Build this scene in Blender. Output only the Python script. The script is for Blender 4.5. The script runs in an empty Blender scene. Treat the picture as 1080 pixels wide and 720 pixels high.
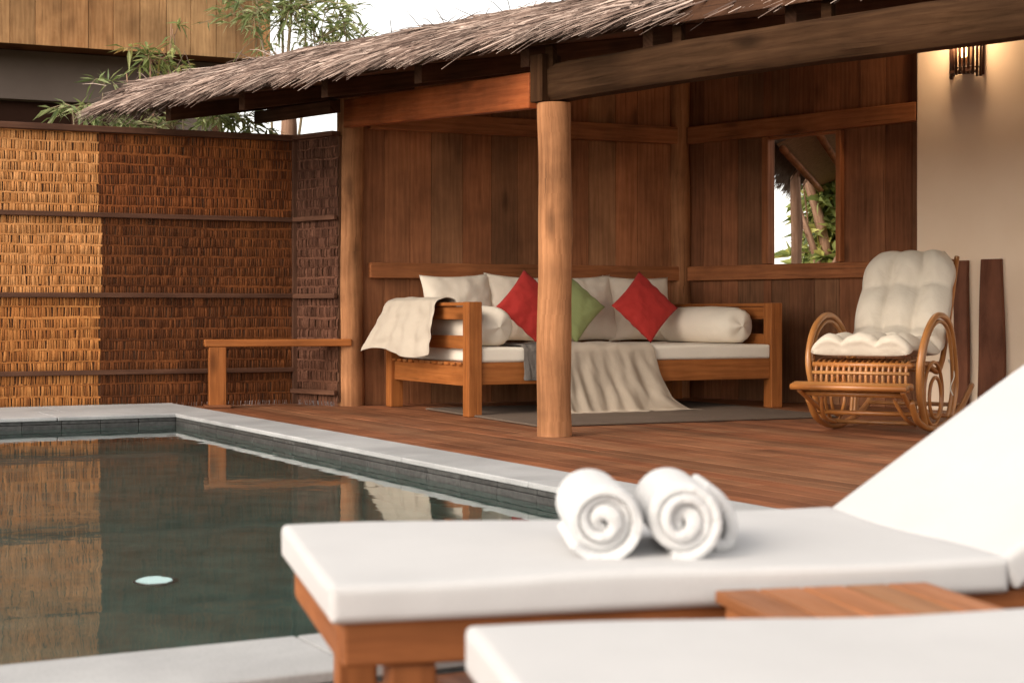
import bpy, math, random
from mathutils import Vector, Matrix, noise
R = math.radians
V = Vector
random.seed(7)
sc = bpy.context.scene
COL = sc.collection

# ------------------------------------------------------------------ mesh builder
class MB:
    def __init__(s):
        s.v = []; s.f = []; s.uv = []
    def face(s, pts, uv=None):
        b = len(s.v); s.v += [V(p) for p in pts]
        s.f.append(list(range(b, b + len(pts))))
        s.uv.append(uv or [(p[0], p[1]) for p in pts])
    def box(s, c, ax, ay, az):
        """centre, three full edge vectors"""
        c, ax, ay, az = V(c), V(ax), V(ay), V(az)
        b = len(s.v); A = [ax, ay, az]; L = [a.length for a in A]
        long = max(range(3), key=lambda i: L[i])
        ou, ov = random.uniform(0, 50), random.uniform(0, 50)
        sg = [(x, y, z) for z in (-.5, .5) for y in (-.5, .5) for x in (-.5, .5)]
        for q in sg: s.v.append(c + ax*q[0] + ay*q[1] + az*q[2])
        flip = ax.cross(ay).dot(az) < 0
        for fc, (m, n) in (((0,2,3,1),(0,1)), ((4,5,7,6),(0,1)), ((0,1,5,4),(0,2)), ((2,6,7,3),(0,2)), ((0,4,6,2),(1,2)), ((1,3,7,5),(1,2))):
            if flip: fc = fc[::-1]
            s.f.append([b + i for i in fc])
            if n == long: m, n = n, m
            s.uv.append([(ou + sg[i][m]*L[m], ov + sg[i][n]*L[n] + (m+n)*.37) for i in fc])
    def plank(s, a, b, w, t, up=(0, 0, 1)):
        """box from point a to point b, width w along 'up' made perpendicular, thickness t"""
        a, b = V(a), V(b); d = b - a; up = V(up)
        n = d.cross(up).normalized(); u = n.cross(d).normalized()
        s.box((a + b)/2, d, n*t, u*w)
    def tube(s, pts, r, n=10, cap=True, closed=False, wob=0):
        pts = [V(p) for p in pts]; N = len(pts)
        rr = r if isinstance(r, (list, tuple)) else [r]*N
        b = len(s.v); prev = None; dist = 0; us = []
        ou = random.uniform(0, 50)
        for i, p in enumerate(pts):
            if closed: t = (pts[(i+1) % N] - pts[i-1])
            else: t = pts[min(i+1, N-1)] - pts[max(i-1, 0)]
            t.normalize()
            if prev is None:
                ref = V((0, 0, 1)) if abs(t.z) < .9 else V((1, 0, 0))
                x = t.cross(ref).normalized()
            else:
                x = prev - t*prev.dot(t)
                if x.length < 1e-5: x = t.orthogonal()
                x.normalize()
            prev = x; y = t.cross(x)
            if i: dist += (p - pts[i-1]).length
            us.append(dist)
            for k in range(n):
                a = 2*math.pi*k/n
                q = rr[i]
                if wob: q *= 1 + wob*noise.noise(V((math.cos(a)*1.3, math.sin(a)*1.3, dist*2.2 + ou)))
                s.v.append(p + x*math.cos(a)*q + y*math.sin(a)*q)
        M = N if closed else N - 1
        for i in range(M):
            j = (i+1) % N
            u1 = us[i]; u2 = us[j] if j else us[i] + .05
            for k in range(n):
                l = (k+1) % n
                s.f.append([b+i*n+k, b+i*n+l, b+j*n+l, b+j*n+k])
                w1 = k/n*2*math.pi*rr[i]; w2 = (k+1)/n*2*math.pi*rr[i]
                s.uv.append([(ou+u1, ou+w1), (ou+u1, ou+w2), (ou+u2, ou+w2), (ou+u2, ou+w1)])
        if cap and not closed:
            s.f.append([b+k for k in range(n)][::-1]); s.uv.append([(ou+math.cos(6.283*k/n)*.03, ou+math.sin(6.283*k/n)*.03) for k in range(n)][::-1])
            e = b + (N-1)*n
            s.f.append([e+k for k in range(n)]); s.uv.append([(ou+math.cos(6.283*k/n)*.03, ou+math.sin(6.283*k/n)*.03) for k in range(n)])
    def grid(s, fn, nu, nv, wrapu=False, uvs=(1, 1)):
        b = len(s.v); cu = nu if wrapu else nu + 1
        for j in range(nv+1):
            for i in range(cu): s.v.append(V(fn(i/nu, j/nv)))
        for j in range(nv):
            for i in range(nu):
                i2 = (i+1) % cu
                s.f.append([b+j*cu+i, b+j*cu+i2, b+(j+1)*cu+i2, b+(j+1)*cu+i])
                s.uv.append([(i/nu*uvs[0], j/nv*uvs[1]), ((i+1)/nu*uvs[0], j/nv*uvs[1]), ((i+1)/nu*uvs[0], (j+1)/nv*uvs[1]), (i/nu*uvs[0], (j+1)/nv*uvs[1])])
    def build(s, name, mat, parent=None, world=False, smooth=False, angle=None, bevel=0, seg=2, solid=0, sub=0, weld=0):
        vs = s.v
        if world and parent is not None:
            r = parent
            while r.parent: r = r.parent
            mi = (Matrix.Translation(r.location) @ Matrix.Rotation(r.rotation_euler.z, 4, 'Z')).inverted()
            vs = [mi @ v for v in vs]
        me = bpy.data.meshes.new(name)
        me.from_pydata([tuple(v) for v in vs], [], s.f)
        ul = me.uv_layers.new(name='UVMap')
        flat = [c for f in s.uv for p in f for c in p]
        ul.data.foreach_set('uv', flat)
        if weld:
            import bmesh
            bm = bmesh.new(); bm.from_mesh(me); bmesh.ops.remove_doubles(bm, verts=bm.verts, dist=weld)
            bm.to_mesh(me); bm.free()
        if smooth or angle:
            me.polygons.foreach_set('use_smooth', [True]*len(me.polygons))
            if angle: me.set_sharp_from_angle(angle=R(angle))
        me.update()
        o = bpy.data.objects.new(name, me); COL.objects.link(o)
        if mat: me.materials.append(mat)
        if parent: o.parent = parent
        if bevel:
            m = o.modifiers.new('bevel', 'BEVEL'); m.width = bevel; m.segments = seg; m.limit_method = 'ANGLE'; m.angle_limit = R(40)
            if seg > 2:
                me.polygons.foreach_set('use_smooth', [True]*len(me.polygons)); m.harden_normals = True
        if solid:
            m = o.modifiers.new('solid', 'SOLIDIFY'); m.thickness = solid; m.offset = 0
        if sub:
            m = o.modifiers.new('sub', 'SUBSURF'); m.levels = sub; m.render_levels = sub
        return o

def tag(o, label, cat, group=None):
    o['label'] = label; o['category'] = cat
    if group: o['group'] = group
    return o
def thing(name, label, cat, loc=(0, 0, 0), rz=0, group=None):
    o = bpy.data.objects.new(name, None); COL.objects.link(o)
    o.location = loc; o.rotation_euler = (0, 0, rz); o.empty_display_size = .2
    return tag(o, label, cat, group)
def structure(o):
    o['kind'] = 'structure'; return o
def copy_tree(o, parent=None):
    c = o.copy(); COL.objects.link(c); c.parent = parent
    for ch in list(o.children): copy_tree(ch, c)
    return c
def uv2(deg):
    a = R(deg); return V((math.cos(a), math.sin(a), 0)), V((-math.sin(a), math.cos(a), 0))
Z = V((0, 0, 1))

# ------------------------------------------------------------------ materials
class NT:
    def __init__(s, name):
        s.m = bpy.data.materials.new(name); s.m.use_nodes = True
        s.t = s.m.node_tree; s.t.nodes.clear()
        s.out = s.n('ShaderNodeOutputMaterial')
    def n(s, ty, **kw):
        x = s.t.nodes.new(ty)
        for k, v in kw.items():
            if k in x.inputs: x.inputs[k].default_value = v
            else: setattr(x, k, v)
        return x
    def l(s, a, b): s.t.links.new(a, b)
    def coord(s, kind, scale=(1, 1, 1)):
        tc = s.n('ShaderNodeTexCoord'); mp = s.n('ShaderNodeMapping'); mp.inputs['Scale'].default_value = scale
        s.l(tc.outputs[kind], mp.inputs['Vector']); return mp.outputs['Vector']
    def noise(s, vec, scale, detail=4, rough=.55, dist=0):
        x = s.n('ShaderNodeTexNoise', Scale=scale, Detail=detail, Roughness=rough, Distortion=dist)
        s.l(vec, x.inputs['Vector']); return x.outputs['Fac']
    def ramp(s, fac, stops):
        x = s.n('ShaderNodeValToRGB'); e = x.color_ramp.elements
        while len(e) < len(stops): e.new(.5)
        for i, (p, c) in enumerate(stops): e[i].position = p; e[i].color = (*c, 1) if len(c) == 3 else c
        s.l(fac, x.inputs['Fac']); return x.outputs['Color']
    def mix(s, fac, a, b, mode='MIX'):
        x = s.n('ShaderNodeMix', data_type='RGBA', blend_type=mode)
        for sock, val in ((0, fac), (6, a), (7, b)):
            if hasattr(val, 'is_linked'): s.l(val, x.inputs[sock])
            else: x.inputs[sock].default_value = val if sock == 0 else (*val, 1)
        return x.outputs[2]
    def math(s, op, a, b=0):
        x = s.n('ShaderNodeMath', operation=op)
        for i, val in ((0, a), (1, b)):
            if hasattr(val, 'is_linked'): s.l(val, x.inputs[i])
            else: x.inputs[i].default_value = val
        return x.outputs[0]
    def maprange(s, v, a, b, c, d):
        x = s.n('ShaderNodeMapRange'); s.l(v, x.inputs[0])
        for i, q in enumerate((a, b, c, d)): x.inputs[i+1].default_value = q
        return x.outputs[0]
    def hsv(s, col, h=.5, sat=1, val=1):
        x = s.n('ShaderNodeHueSaturation'); s.l(col, x.inputs['Color'])
        for k, q in (('Hue', h), ('Saturation', sat), ('Value', val)):
            if hasattr(q, 'is_linked'): s.l(q, x.inputs[k])
            else: x.inputs[k].default_value = q
        return x.outputs['Color']
    def bump(s, h, strength=.3, dist=.01):
        x = s.n('ShaderNodeBump', Strength=strength, Distance=dist); s.l(h, x.inputs['Height']); return x.outputs['Normal']
    def island(s):
        return s.n('ShaderNodeNewGeometry').outputs['Random Per Island']
    def pbr(s, col, rough=.6, bump=None, spec=.5, **kw):
        p = s.n('ShaderNodeBsdfPrincipled')
        if hasattr(col, 'is_linked'): s.l(col, p.inputs['Base Color'])
        else: p.inputs['Base Color'].default_value = (*col, 1)
        if hasattr(rough, 'is_linked'): s.l(rough, p.inputs['Roughness'])
        else: p.inputs['Roughness'].default_value = rough
        p.inputs['Specular IOR Level'].default_value = spec
        if bump is not None: s.l(bump, p.inputs['Normal'])
        for k, q in kw.items(): p.inputs[k].default_value = q
        s.l(p.outputs[0], s.out.inputs['Surface']); s.p = p
        return s.m

def wood(name, dark, light, rough=.55, vary=.3, grain=26, bump=.25, patch=.35, spec=.14, hue=.005, crack=.65):
    t = NT(name)
    uv = t.coord('UV', (1.1, grain, 1))
    g = t.noise(uv, 1.9, 12, .70, .7)
    uv2_ = t.coord('UV', (.5, 3.2, 1))
    wv = t.n('ShaderNodeTexWave', wave_type='BANDS', bands_direction='Y', Scale=2.2, Distortion=7, Detail=3)
    wv.inputs['Detail Scale'].default_value = 1.2; t.l(uv2_, wv.inputs['Vector'])
    c = t.ramp(g, [(.28, dark), (.5, [(a*.45+b*.55) for a, b in zip(dark, light)]), (.75, light)])
    c = t.mix(t.math('MULTIPLY', wv.outputs['Fac'], .25), c, [x*.62 for x in dark], 'MIX')
    ck = t.noise(t.coord('UV', (.9, grain*2.6, 1)), 1.3, 3, .5, .4)
    c = t.mix(t.maprange(ck, .66, .72, 0, crack), c, [x*.3 for x in dark])
    vo = t.n('ShaderNodeTexVoronoi', Scale=1); t.l(t.coord('UV', (1.3, 4.2, 1)), vo.inputs['Vector'])
    c = t.mix(t.maprange(vo.outputs['Distance'], .05, .17, crack, 0), c, [x*.35 for x in dark])
    p = t.noise(t.coord('Object'), 2.3, 4)
    pv = t.maprange(p, .3, .7, 1-patch, 1+patch*.7)
    r = t.island()
    vv = t.math('MULTIPLY', t.maprange(r, 0, 1, 1-vary, 1+vary*.8), pv)
    r2 = t.math('FRACT', t.math('MULTIPLY', r, 7.31))
    c = t.hsv(c, t.maprange(r2, 0, 1, .5-hue, .5+hue), t.maprange(r2, 0, 1, 1.06, .98), vv)
    rg = t.maprange(g, .3, .7, rough+.12, rough-.08)
    return t.pbr(c, rg, t.bump(g, bump, .004), spec)

def fabric(name, col, rough=.9, wr=.35, scale=9, weave=420, var=.06, sheen=.04):
    t = NT(name)
    oc = t.coord('Object')
    n1 = t.noise(oc, scale, 3, .5, .6)
    n2 = t.noise(oc, weave, 2)
    n3 = t.noise(oc, 3.0, 3)
    c = t.mix(t.maprange(n3, .3, .7, 0, 1), [x*(1-var) for x in col], [min(1, x*(1+var*.5)) for x in col])
    c = t.mix(t.maprange(n2, .35, .65, 0, .22), c, [x*.7 for x in col])
    h = t.math('ADD', t.math('MULTIPLY', n1, 1.0), t.math('MULTIPLY', n2, .05))
    m = t.pbr(c, rough, t.bump(h, wr, .02), .25)
    t.p.inputs['Sheen Weight'].default_value = sheen
    return m

M = {}
M['wall_plank'] = wood('wall_plank', (.20, .083, .038), (.36, .157, .076), .7, .36, 20)
M['dark_plank'] = wood('dark_plank', (.15, .061, .029), (.28, .12, .058), .7, .42, 20)
M['rail'] = wood('rail', (.22, .082, .034), (.42, .175, .075), .6, .15, 18)
M['log'] = wood('log', (.24, .092, .038), (.48, .21, .095), .75, .1, 24, .7, .4)
M['dark_log'] = wood('dark_log', (.026, .012, .006), (.072, .036, .017), .9, .1, 20, .5, .3, .08)
M['red_beam'] = wood('red_beam', (.22, .062, .022), (.40, .13, .05), .5, .1, 22)
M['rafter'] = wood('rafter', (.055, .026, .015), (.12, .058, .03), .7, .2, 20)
M['teak'] = wood('teak', (.25, .085, .027), (.44, .178, .062), .45, .14, 24, .15, .25)
M['deck'] = wood('deck', (.155, .060, .029), (.30, .128, .064), .5, .25, 20, .2, .3, .22)
M['lounger_wood'] = wood('lounger_wood', (.20, .075, .03), (.36, .15, .062), .5, .15, 18, .15, .25)
M['table_wood'] = wood('table_wood', (.27, .11, .045), (.45, .2, .09), .5, .18, 16, .15, .25)
M['clad'] = wood('clad', (.27, .135, .058), (.48, .27, .125), .65, .22, 9, .3, .35)
M['fence_rail'] = wood('fence_rail', (.085, .04, .025), (.15, .075, .045), .65, .15, 18)
M['rattan'] = wood('rattan', (.27, .10, .03), (.50, .22, .07), .35, .2, 8, .15, .25, .6)
M['white_fabric'] = fabric('white_fabric', (.55, .54, .535), .88, .28, 4)
M['cream'] = fabric('cream', (.80, .71, .59), .9, .3, 10)
M['cream_cushion'] = fabric('cream_cushion', (.78, .68, .56), .9, .35, 9)
M['chair_cream'] = fabric('chair_cream', (.64, .56, .455), .9, .35, 12)
M['seat_fabric'] = fabric('seat_fabric', (.80, .72, .61), .9, .12, 6)
M['throw'] = fabric('throw', (.44, .36, .28), .95, .2, 14, 420)
M['arm_throw'] = fabric('arm_throw', (.48, .41, .33), .95, .25, 14, 420)
M['dark_cloth'] = fabric('dark_cloth', (.14, .12, .105), .95, .5, 22, 260)
M['red_fabric'] = fabric('red_fabric', (.42, .030, .024), .85, .35, 12)
M['green_fabric'] = fabric('green_fabric', (.30, .34, .14), .85, .35, 12)
M['rug'] = fabric('rug', (.14, .10, .074), 1, .3, 30, 160, .15, 0)
M['terry'] = fabric('terry', (.62, .615, .61), .95, .3, 45, 300, .03, .15)

t = NT('plaster'); oc = t.coord('Object'); n1 = t.noise(oc, 1.6, 4); n2 = t.noise(oc, 60, 3)
M['plaster'] = t.pbr(t.mix(t.maprange(n1, .3, .7, 0, 1), (.82, .63, .455), (.88, .70, .53)), .9, t.bump(n2, .15, .004), .2)
t = NT('grey_render'); oc = t.coord('Object'); n1 = t.noise(oc, 1.2, 5)
M['grey_render'] = t.pbr(t.mix(t.maprange(n1, .3, .7, 0, 1), (.19, .145, .12), (.24, .185, .155)), .9, None, .2)
t = NT('dark_opening'); M['dark_opening'] = t.pbr((.045, .021, .014), .9, None, .05)
t = NT('stone'); oc = t.coord('Object'); n1 = t.noise(oc, 3, 5); n2 = t.noise(oc, 130, 3)
c = t.mix(t.maprange(n1, .3, .7, 0, 1), (.36, .36, .36), (.46, .46, .455)); c = t.mix(t.maprange(n2, .5, .75, 0, .4), c, (.20, .20, .21))
n4 = t.noise(t.coord('Object', (1, 1, 1)), 1.1, 6, .65, .5)
c = t.hsv(c, .5, 1, t.math('MULTIPLY', t.maprange(t.island(), 0, 1, .88, 1.1), t.maprange(n4, .35, .65, .82, 1.08)))
M['stone'] = t.pbr(c, .6, t.bump(n2, .2, .003), .35)
t = NT('dark_stone'); oc = t.coord('Object'); n2 = t.noise(oc, 40, 4)
M['dark_stone'] = t.pbr(t.hsv(t.mix(t.maprange(n2, .3, .7, 0, 1), (.035, .034, .033), (.085, .084, .08)), .5, 1, t.maprange(t.island(), 0, 1, .75, 1.2)), .5, t.bump(n2, .3, .004), .4)
t = NT('pool_tile'); oc = t.coord('Object')
br = t.n('ShaderNodeTexBrick', Scale=1, **{'Mortar Size': .006, 'Brick Width': .3, 'Row Height': .3}); br.offset = 0
br.inputs['Color1'].default_value = (.09, .145, .127, 1); br.inputs['Color2'].default_value = (.075, .125, .11, 1); br.inputs['Mortar'].default_value = (.08, .13, .115, 1)
t.l(oc, br.inputs['Vector']); n1 = t.noise(oc, 5, 5)
M['pool_tile'] = t.pbr(t.hsv(br.outputs['Color'], .5, 1, t.maprange(n1, .3, .7, .8, 1.3)), .5, None, .3)
t = NT('water'); oc = t.coord('Object', (1, 1, 1)); n1 = t.noise(oc, 2.2, 3, .5, .4); n2 = t.noise(oc, 11, 2, .5, .3)
h = t.math('ADD', n1, t.math('MULTIPLY', n2, .22))
M['water'] = t.pbr((.80, .93, .90), .025, t.bump(h, .075, .02), .5, **{'Transmission Weight': 1.0, 'IOR': 1.333})
t = NT('ground'); oc = t.coord('Object'); n1 = t.noise(oc, .6, 6); n2 = t.noise(oc, 14, 4)
M['ground'] = t.pbr(t.mix(t.maprange(n1, .4, .6, 0, 1), (.10, .075, .05), (.055, .07, .03)), .95, t.bump(n2, .5, .03), .2)
t = NT('straw'); r = t.island(); oc = t.coord('Object'); n1 = t.noise(oc, 4, 4)
c = t.ramp(r, [(0, (.05, .028, .020)), (.35, (.15, .095, .074)), (.7, (.30, .21, .168)), (1, (.56, .43, .36))])
M['straw'] = t.pbr(t.hsv(c, .5, 1, t.maprange(n1, .3, .7, .6, 1.25)), .75, None, .25)
t = NT('straw_core'); oc = t.coord('Object', (1, 1, 1)); n1 = t.noise(oc, 30, 5)
M['straw_core'] = t.pbr(t.mix(n1, (.07, .05, .035), (.2, .145, .11)), .9, t.bump(n1, .8, .03), .2)
t = NT('matting'); oc = t.coord('Object', (1, 1, 1)); n1 = t.noise(oc, 26, 4, .6, 1.0)
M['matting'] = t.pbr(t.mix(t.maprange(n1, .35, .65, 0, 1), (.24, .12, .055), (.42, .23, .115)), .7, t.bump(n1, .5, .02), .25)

def weave_mat(name, stops, patches):
    t = NT(name); r = t.island(); oc = t.coord('Object')
    c = t.ramp(r, stops)
    n1 = t.noise(t.coord('Object', (1, 1, .8)), 1.1, 4, .6)
    n2 = t.noise(t.coord('Object', (1.0, 1.0, 2.5)), 5, 3)
    c = t.mix(t.maprange(n1, .46, .68, 0, 1), c, t.mix(.75, c, patches, 'MIX'))
    c = t.hsv(c, .5, 1, t.maprange(n2, .3, .7, .85, 1.15))
    n3 = t.noise(t.coord('UV', (8, 160, 1)), 1, 3)
    return t.pbr(t.hsv(c, .5, 1, t.maprange(n3, .3, .7, .8, 1.15)), .75, t.bump(n3, .3, .003), .10)
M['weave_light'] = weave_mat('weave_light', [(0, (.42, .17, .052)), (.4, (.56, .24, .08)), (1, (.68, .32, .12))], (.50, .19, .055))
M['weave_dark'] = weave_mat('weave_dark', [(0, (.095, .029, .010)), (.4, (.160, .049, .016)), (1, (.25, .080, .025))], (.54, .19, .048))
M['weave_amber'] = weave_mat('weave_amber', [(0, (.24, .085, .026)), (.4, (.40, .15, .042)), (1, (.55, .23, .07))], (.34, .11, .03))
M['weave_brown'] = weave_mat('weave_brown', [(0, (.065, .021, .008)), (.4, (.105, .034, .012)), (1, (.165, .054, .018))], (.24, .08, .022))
M['weave_grey'] = weave_mat('weave_grey', [(0, (.055, .022, .013)), (.5, (.09, .038, .023)), (1, (.14, .062, .038))], (.13, .055, .03))
t = NT('weave_back'); M['weave_back'] = t.pbr((.10, .04, .016), .85)

def leaf_mat(name, stops):
    t = NT(name); c = t.ramp(t.island(), stops)
    p = t.n('ShaderNodeBsdfPrincipled', Roughness=.45); t.l(c, p.inputs['Base Color']); p.inputs['Specular IOR Level'].default_value = .4
    tr = t.n('ShaderNodeBsdfTranslucent'); t.l(t.hsv(c, .48, 1.05, 1.3), tr.inputs['Color'])
    mx = t.n('ShaderNodeMixShader', Fac=.35); t.l(p.outputs[0], mx.inputs[1]); t.l(tr.outputs[0], mx.inputs[2]); t.l(mx.outputs[0], t.out.inputs['Surface'])
    return t.m
M['bamboo_leaf'] = leaf_mat('bamboo_leaf', [(0, (.10, .14, .05)), (.45, (.23, .29, .11)), (.8, (.37, .42, .19)), (1, (.50, .50, .28))])
M['olive_leaf'] = leaf_mat('olive_leaf', [(0, (.11, .15, .045)), (.5, (.25, .30, .10)), (.9, (.42, .42, .16)), (1, (.6, .28, .08))])
M['tree_leaf'] = leaf_mat('tree_leaf', [(0, (.07, .11, .03)), (.4, (.26, .32, .10)), (.8, (.48, .52, .18)), (1, (.7, .68, .2))])
M['board'] = wood('board', (.13, .053, .03), (.26, .11, .06), .6, .1, 12)
M['culm'] = wood('culm', (.26, .20, .12), (.42, .34, .22), .6, .15, 10)
M['bark'] = wood('bark', (.24, .13, .08), (.50, .32, .22), .85, .15, 12, .6)
t = NT('lamp_rod'); M['lamp_rod'] = t.pbr((.07, .026, .012), .5)
t = NT('bulb'); e = t.n('ShaderNodeEmission', Strength=7); e.inputs['Color'].default_value = (1, .56, .2, 1); t.l(e.outputs[0], t.out.inputs['Surface']); M['bulb'] = t.m
t = NT('pool_lens'); e = t.n('ShaderNodeEmission', Strength=.6); e.inputs['Color'].default_value = (.82, 1, .95, 1); t.l(e.outputs[0], t.out.inputs['Surface']); M['pool_lens'] = t.m
t = NT('steel'); M['steel'] = t.pbr((.5, .5, .5), .3, Metallic=1.0)

# ------------------------------------------------------------------ camera, light
cam = bpy.data.cameras.new('camera'); co = bpy.data.objects.new('camera', cam); COL.objects.link(co)
co.location = (0, 0, .7); co.rotation_euler = (R(90), 0, 0)
cam.sensor_width = 36; cam.lens = 1700/1080*36; cam.shift_y = -30/1080
cam.clip_start = .05; cam.clip_end = 3000
cam.dof.use_dof = True; cam.dof.focus_distance = 10.6; cam.dof.aperture_fstop = 5.2
sc.camera = co
SUN_EL, SUN_DIR = 34, V((-.74, -.67, 0)).normalized()
w = bpy.data.worlds.new('World'); sc.world = w; w.use_nodes = True
nt = w.node_tree; bg = nt.nodes['Background']
sky = nt.nodes.new('ShaderNodeTexSky'); sky.sky_type = 'NISHITA'; sky.sun_disc = False
sky.sun_elevation = R(SUN_EL); sky.sun_rotation = math.atan2(SUN_DIR.x, SUN_DIR.y)
sky.air_density = 1.0; sky.dust_density = 1.5; sky.ozone_density = .6
hs = nt.nodes.new('ShaderNodeHueSaturation'); hs.inputs['Saturation'].default_value = .18
nt.links.new(sky.outputs[0], hs.inputs['Color'])
tint = nt.nodes.new('ShaderNodeMix'); tint.data_type = 'RGBA'; tint.blend_type = 'MULTIPLY'; tint.inputs[0].default_value = 1
tint.inputs[7].default_value = (1.0, .945, .875, 1)
nt.links.new(hs.outputs[0], tint.inputs[6]); nt.links.new(tint.outputs[2], bg.inputs['Color'])
bg.inputs['Strength'].default_value = .15
sl = bpy.data.lights.new('sun', 'SUN'); so = bpy.data.objects.new('sun', sl); COL.objects.link(so)
sl.energy = .72; sl.angle = R(32); sl.color = (1, .86, .70)
d = V((SUN_DIR.x*math.cos(R(SUN_EL)), SUN_DIR.y*math.cos(R(SUN_EL)), math.sin(R(SUN_EL))))
so.rotation_euler = d.to_track_quat('Z', 'Y').to_euler(); so.location = (-8, -4, 12)
vs = sc.view_settings; vs.view_transform = 'Standard'; vs.look = 'None'; vs.exposure = 1.2; vs.gamma = 1; vs.use_curve_mapping = False
sc.cycles.max_bounces = 10; sc.cycles.diffuse_bounces = 5; sc.cycles.glossy_bounces = 5; sc.cycles.transmission_bounces = 6; sc.cycles.transparent_max_bounces = 8
sc.cycles.use_denoising = True; sc.cycles.sample_clamp_indirect = 8

# ------------------------------------------------------------------ setting: ground, deck, pool
K = V((-2.245, 10.75, 0)); pu, pv = uv2(28)
def PL(x, y, z=0): return K + pu*x + pv*y + Z*z
PX0, PY0 = -6.0, -7.37
def slab(b, x0, x1, y0, y1, z0, z1):
    b.box(PL((x0+x1)/2, (y0+y1)/2, (z0+z1)/2), pu*(x1-x0), pv*(y1-y0), Z*(z1-z0))
b = MB(); S = 600
for x0, x1, y0, y1 in ((-S, PX0-.2, -S, S), (.2, S, -S, S), (PX0-.2, .2, 1.2, S), (PX0-.2, .2, -S, PY0-.2)):
    b.face([PL(x0, y0, -.12), PL(x1, y0, -.12), PL(x1, y1, -.12), PL(x0, y1, -.12)])
structure(b.build('ground', M['ground']))
b = MB()
def boards(b, x0, x1, y0, y1, wd=.118):
    x = x0
    while x < x1 - .02:
        y = y0 + random.uniform(-2.5, 0); xe = min(x+wd, x1)
        while y < y1:
            L = random.uniform(2.2, 3.6); a, e = max(y, y0), min(y+L, y1)
            if e - a > .05: slab(b, x, xe-.005, a, e-.003, -.03, random.uniform(-.0015, .0005))
            y += L
        x += wd
boards(b, .345, 9, -13, 2.5)
boards(b, -8, .345, -13, PY0-.345)
structure(b.build('deck', M['deck'], bevel=.003))
b = MB()
def run(x0, x1, y0, y1, along, n):
    for i in range(n):
        if along == 'y':
            a = y0 + (y1-y0)*i/n; e = y0 + (y1-y0)*(i+1)/n; slab(b, x0, x1, a+.002, e-.002, .004, .03)
        else:
            a = x0 + (x1-x0)*i/n; e = x0 + (x1-x0)*(i+1)/n; slab(b, a+.002, e-.002, y0, y1, .004, .03)
run(0, .34, PY0, 0, 'y', 6); run(PX0-.34, PX0, PY0, 0, 'y', 6)
run(PX0-.34, .34, 0, .62, 'x', 6); run(PX0-.34, .34, .623, 1.27, 'x', 7); run(PX0-.34, .34, PY0-.34, PY0, 'x', 6)
structure(b.build('pool_coping', M['stone'], bevel=.007, seg=3))
walls = ((.006, .345, PY0-.345, .5), (PX0-.345, PX0-.006, PY0-.345, .5), (PX0-.006, .006, .006, 1.25), (PX0-.006, .006, PY0-.345, PY0-.006))
b = MB()
for q in walls: slab(b, *q, -1.3, -.092)
slab(b, PX0-.006, .006, PY0-.006, .006, -1.3, -1.2)
structure(b.build('pool_basin', M['pool_tile']))
b = MB()
for k, (x0, x1, y0, y1) in enumerate(walls):                        # two dark courses of waterline tile
    n_ = 24
    for z0, z1, ins in ((-.090, -.020, 0), (-.018, .003, .003)):
        for i in range(n_):
            if k < 2: slab(b, x0 + (ins if k == 0 else 0), x1 - (ins if k == 1 else 0), y0+(y1-y0)*i/n_+.0015, y0+(y1-y0)*(i+1)/n_-.0015, z0, z1)
            else: slab(b, x0+(x1-x0)*i/n_+.0015, x0+(x1-x0)*(i+1)/n_-.0015, y0 + (ins if k == 2 else 0), y1 - (ins if k == 3 else 0), z0, z1)
structure(b.build('waterline_tile', M['dark_stone'], bevel=.003))
b = MB(); b.face([PL(PX0-.005, PY0-.005, -.046), PL(.005, PY0-.005, -.046), PL(.005, .005, -.046), PL(PX0-.005, .005, -.046)])
structure(b.build('pool_water', M['water']))
pl = thing('pool_light', 'round glowing white light on the pool floor', 'pool light', (-1.27, 5.72, -1.2))
b = MB(); b.tube([(0, 0, .002), (0, 0, .02), (0, 0, .028)], [.075, .075, .068], 28); b.build('rim', M['steel'], pl, angle=40)
b = MB(); b.tube([(0, 0, .0285), (0, 0, .036)], [.064, .055], 28); b.build('lens', M['pool_lens'], pl)

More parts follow.
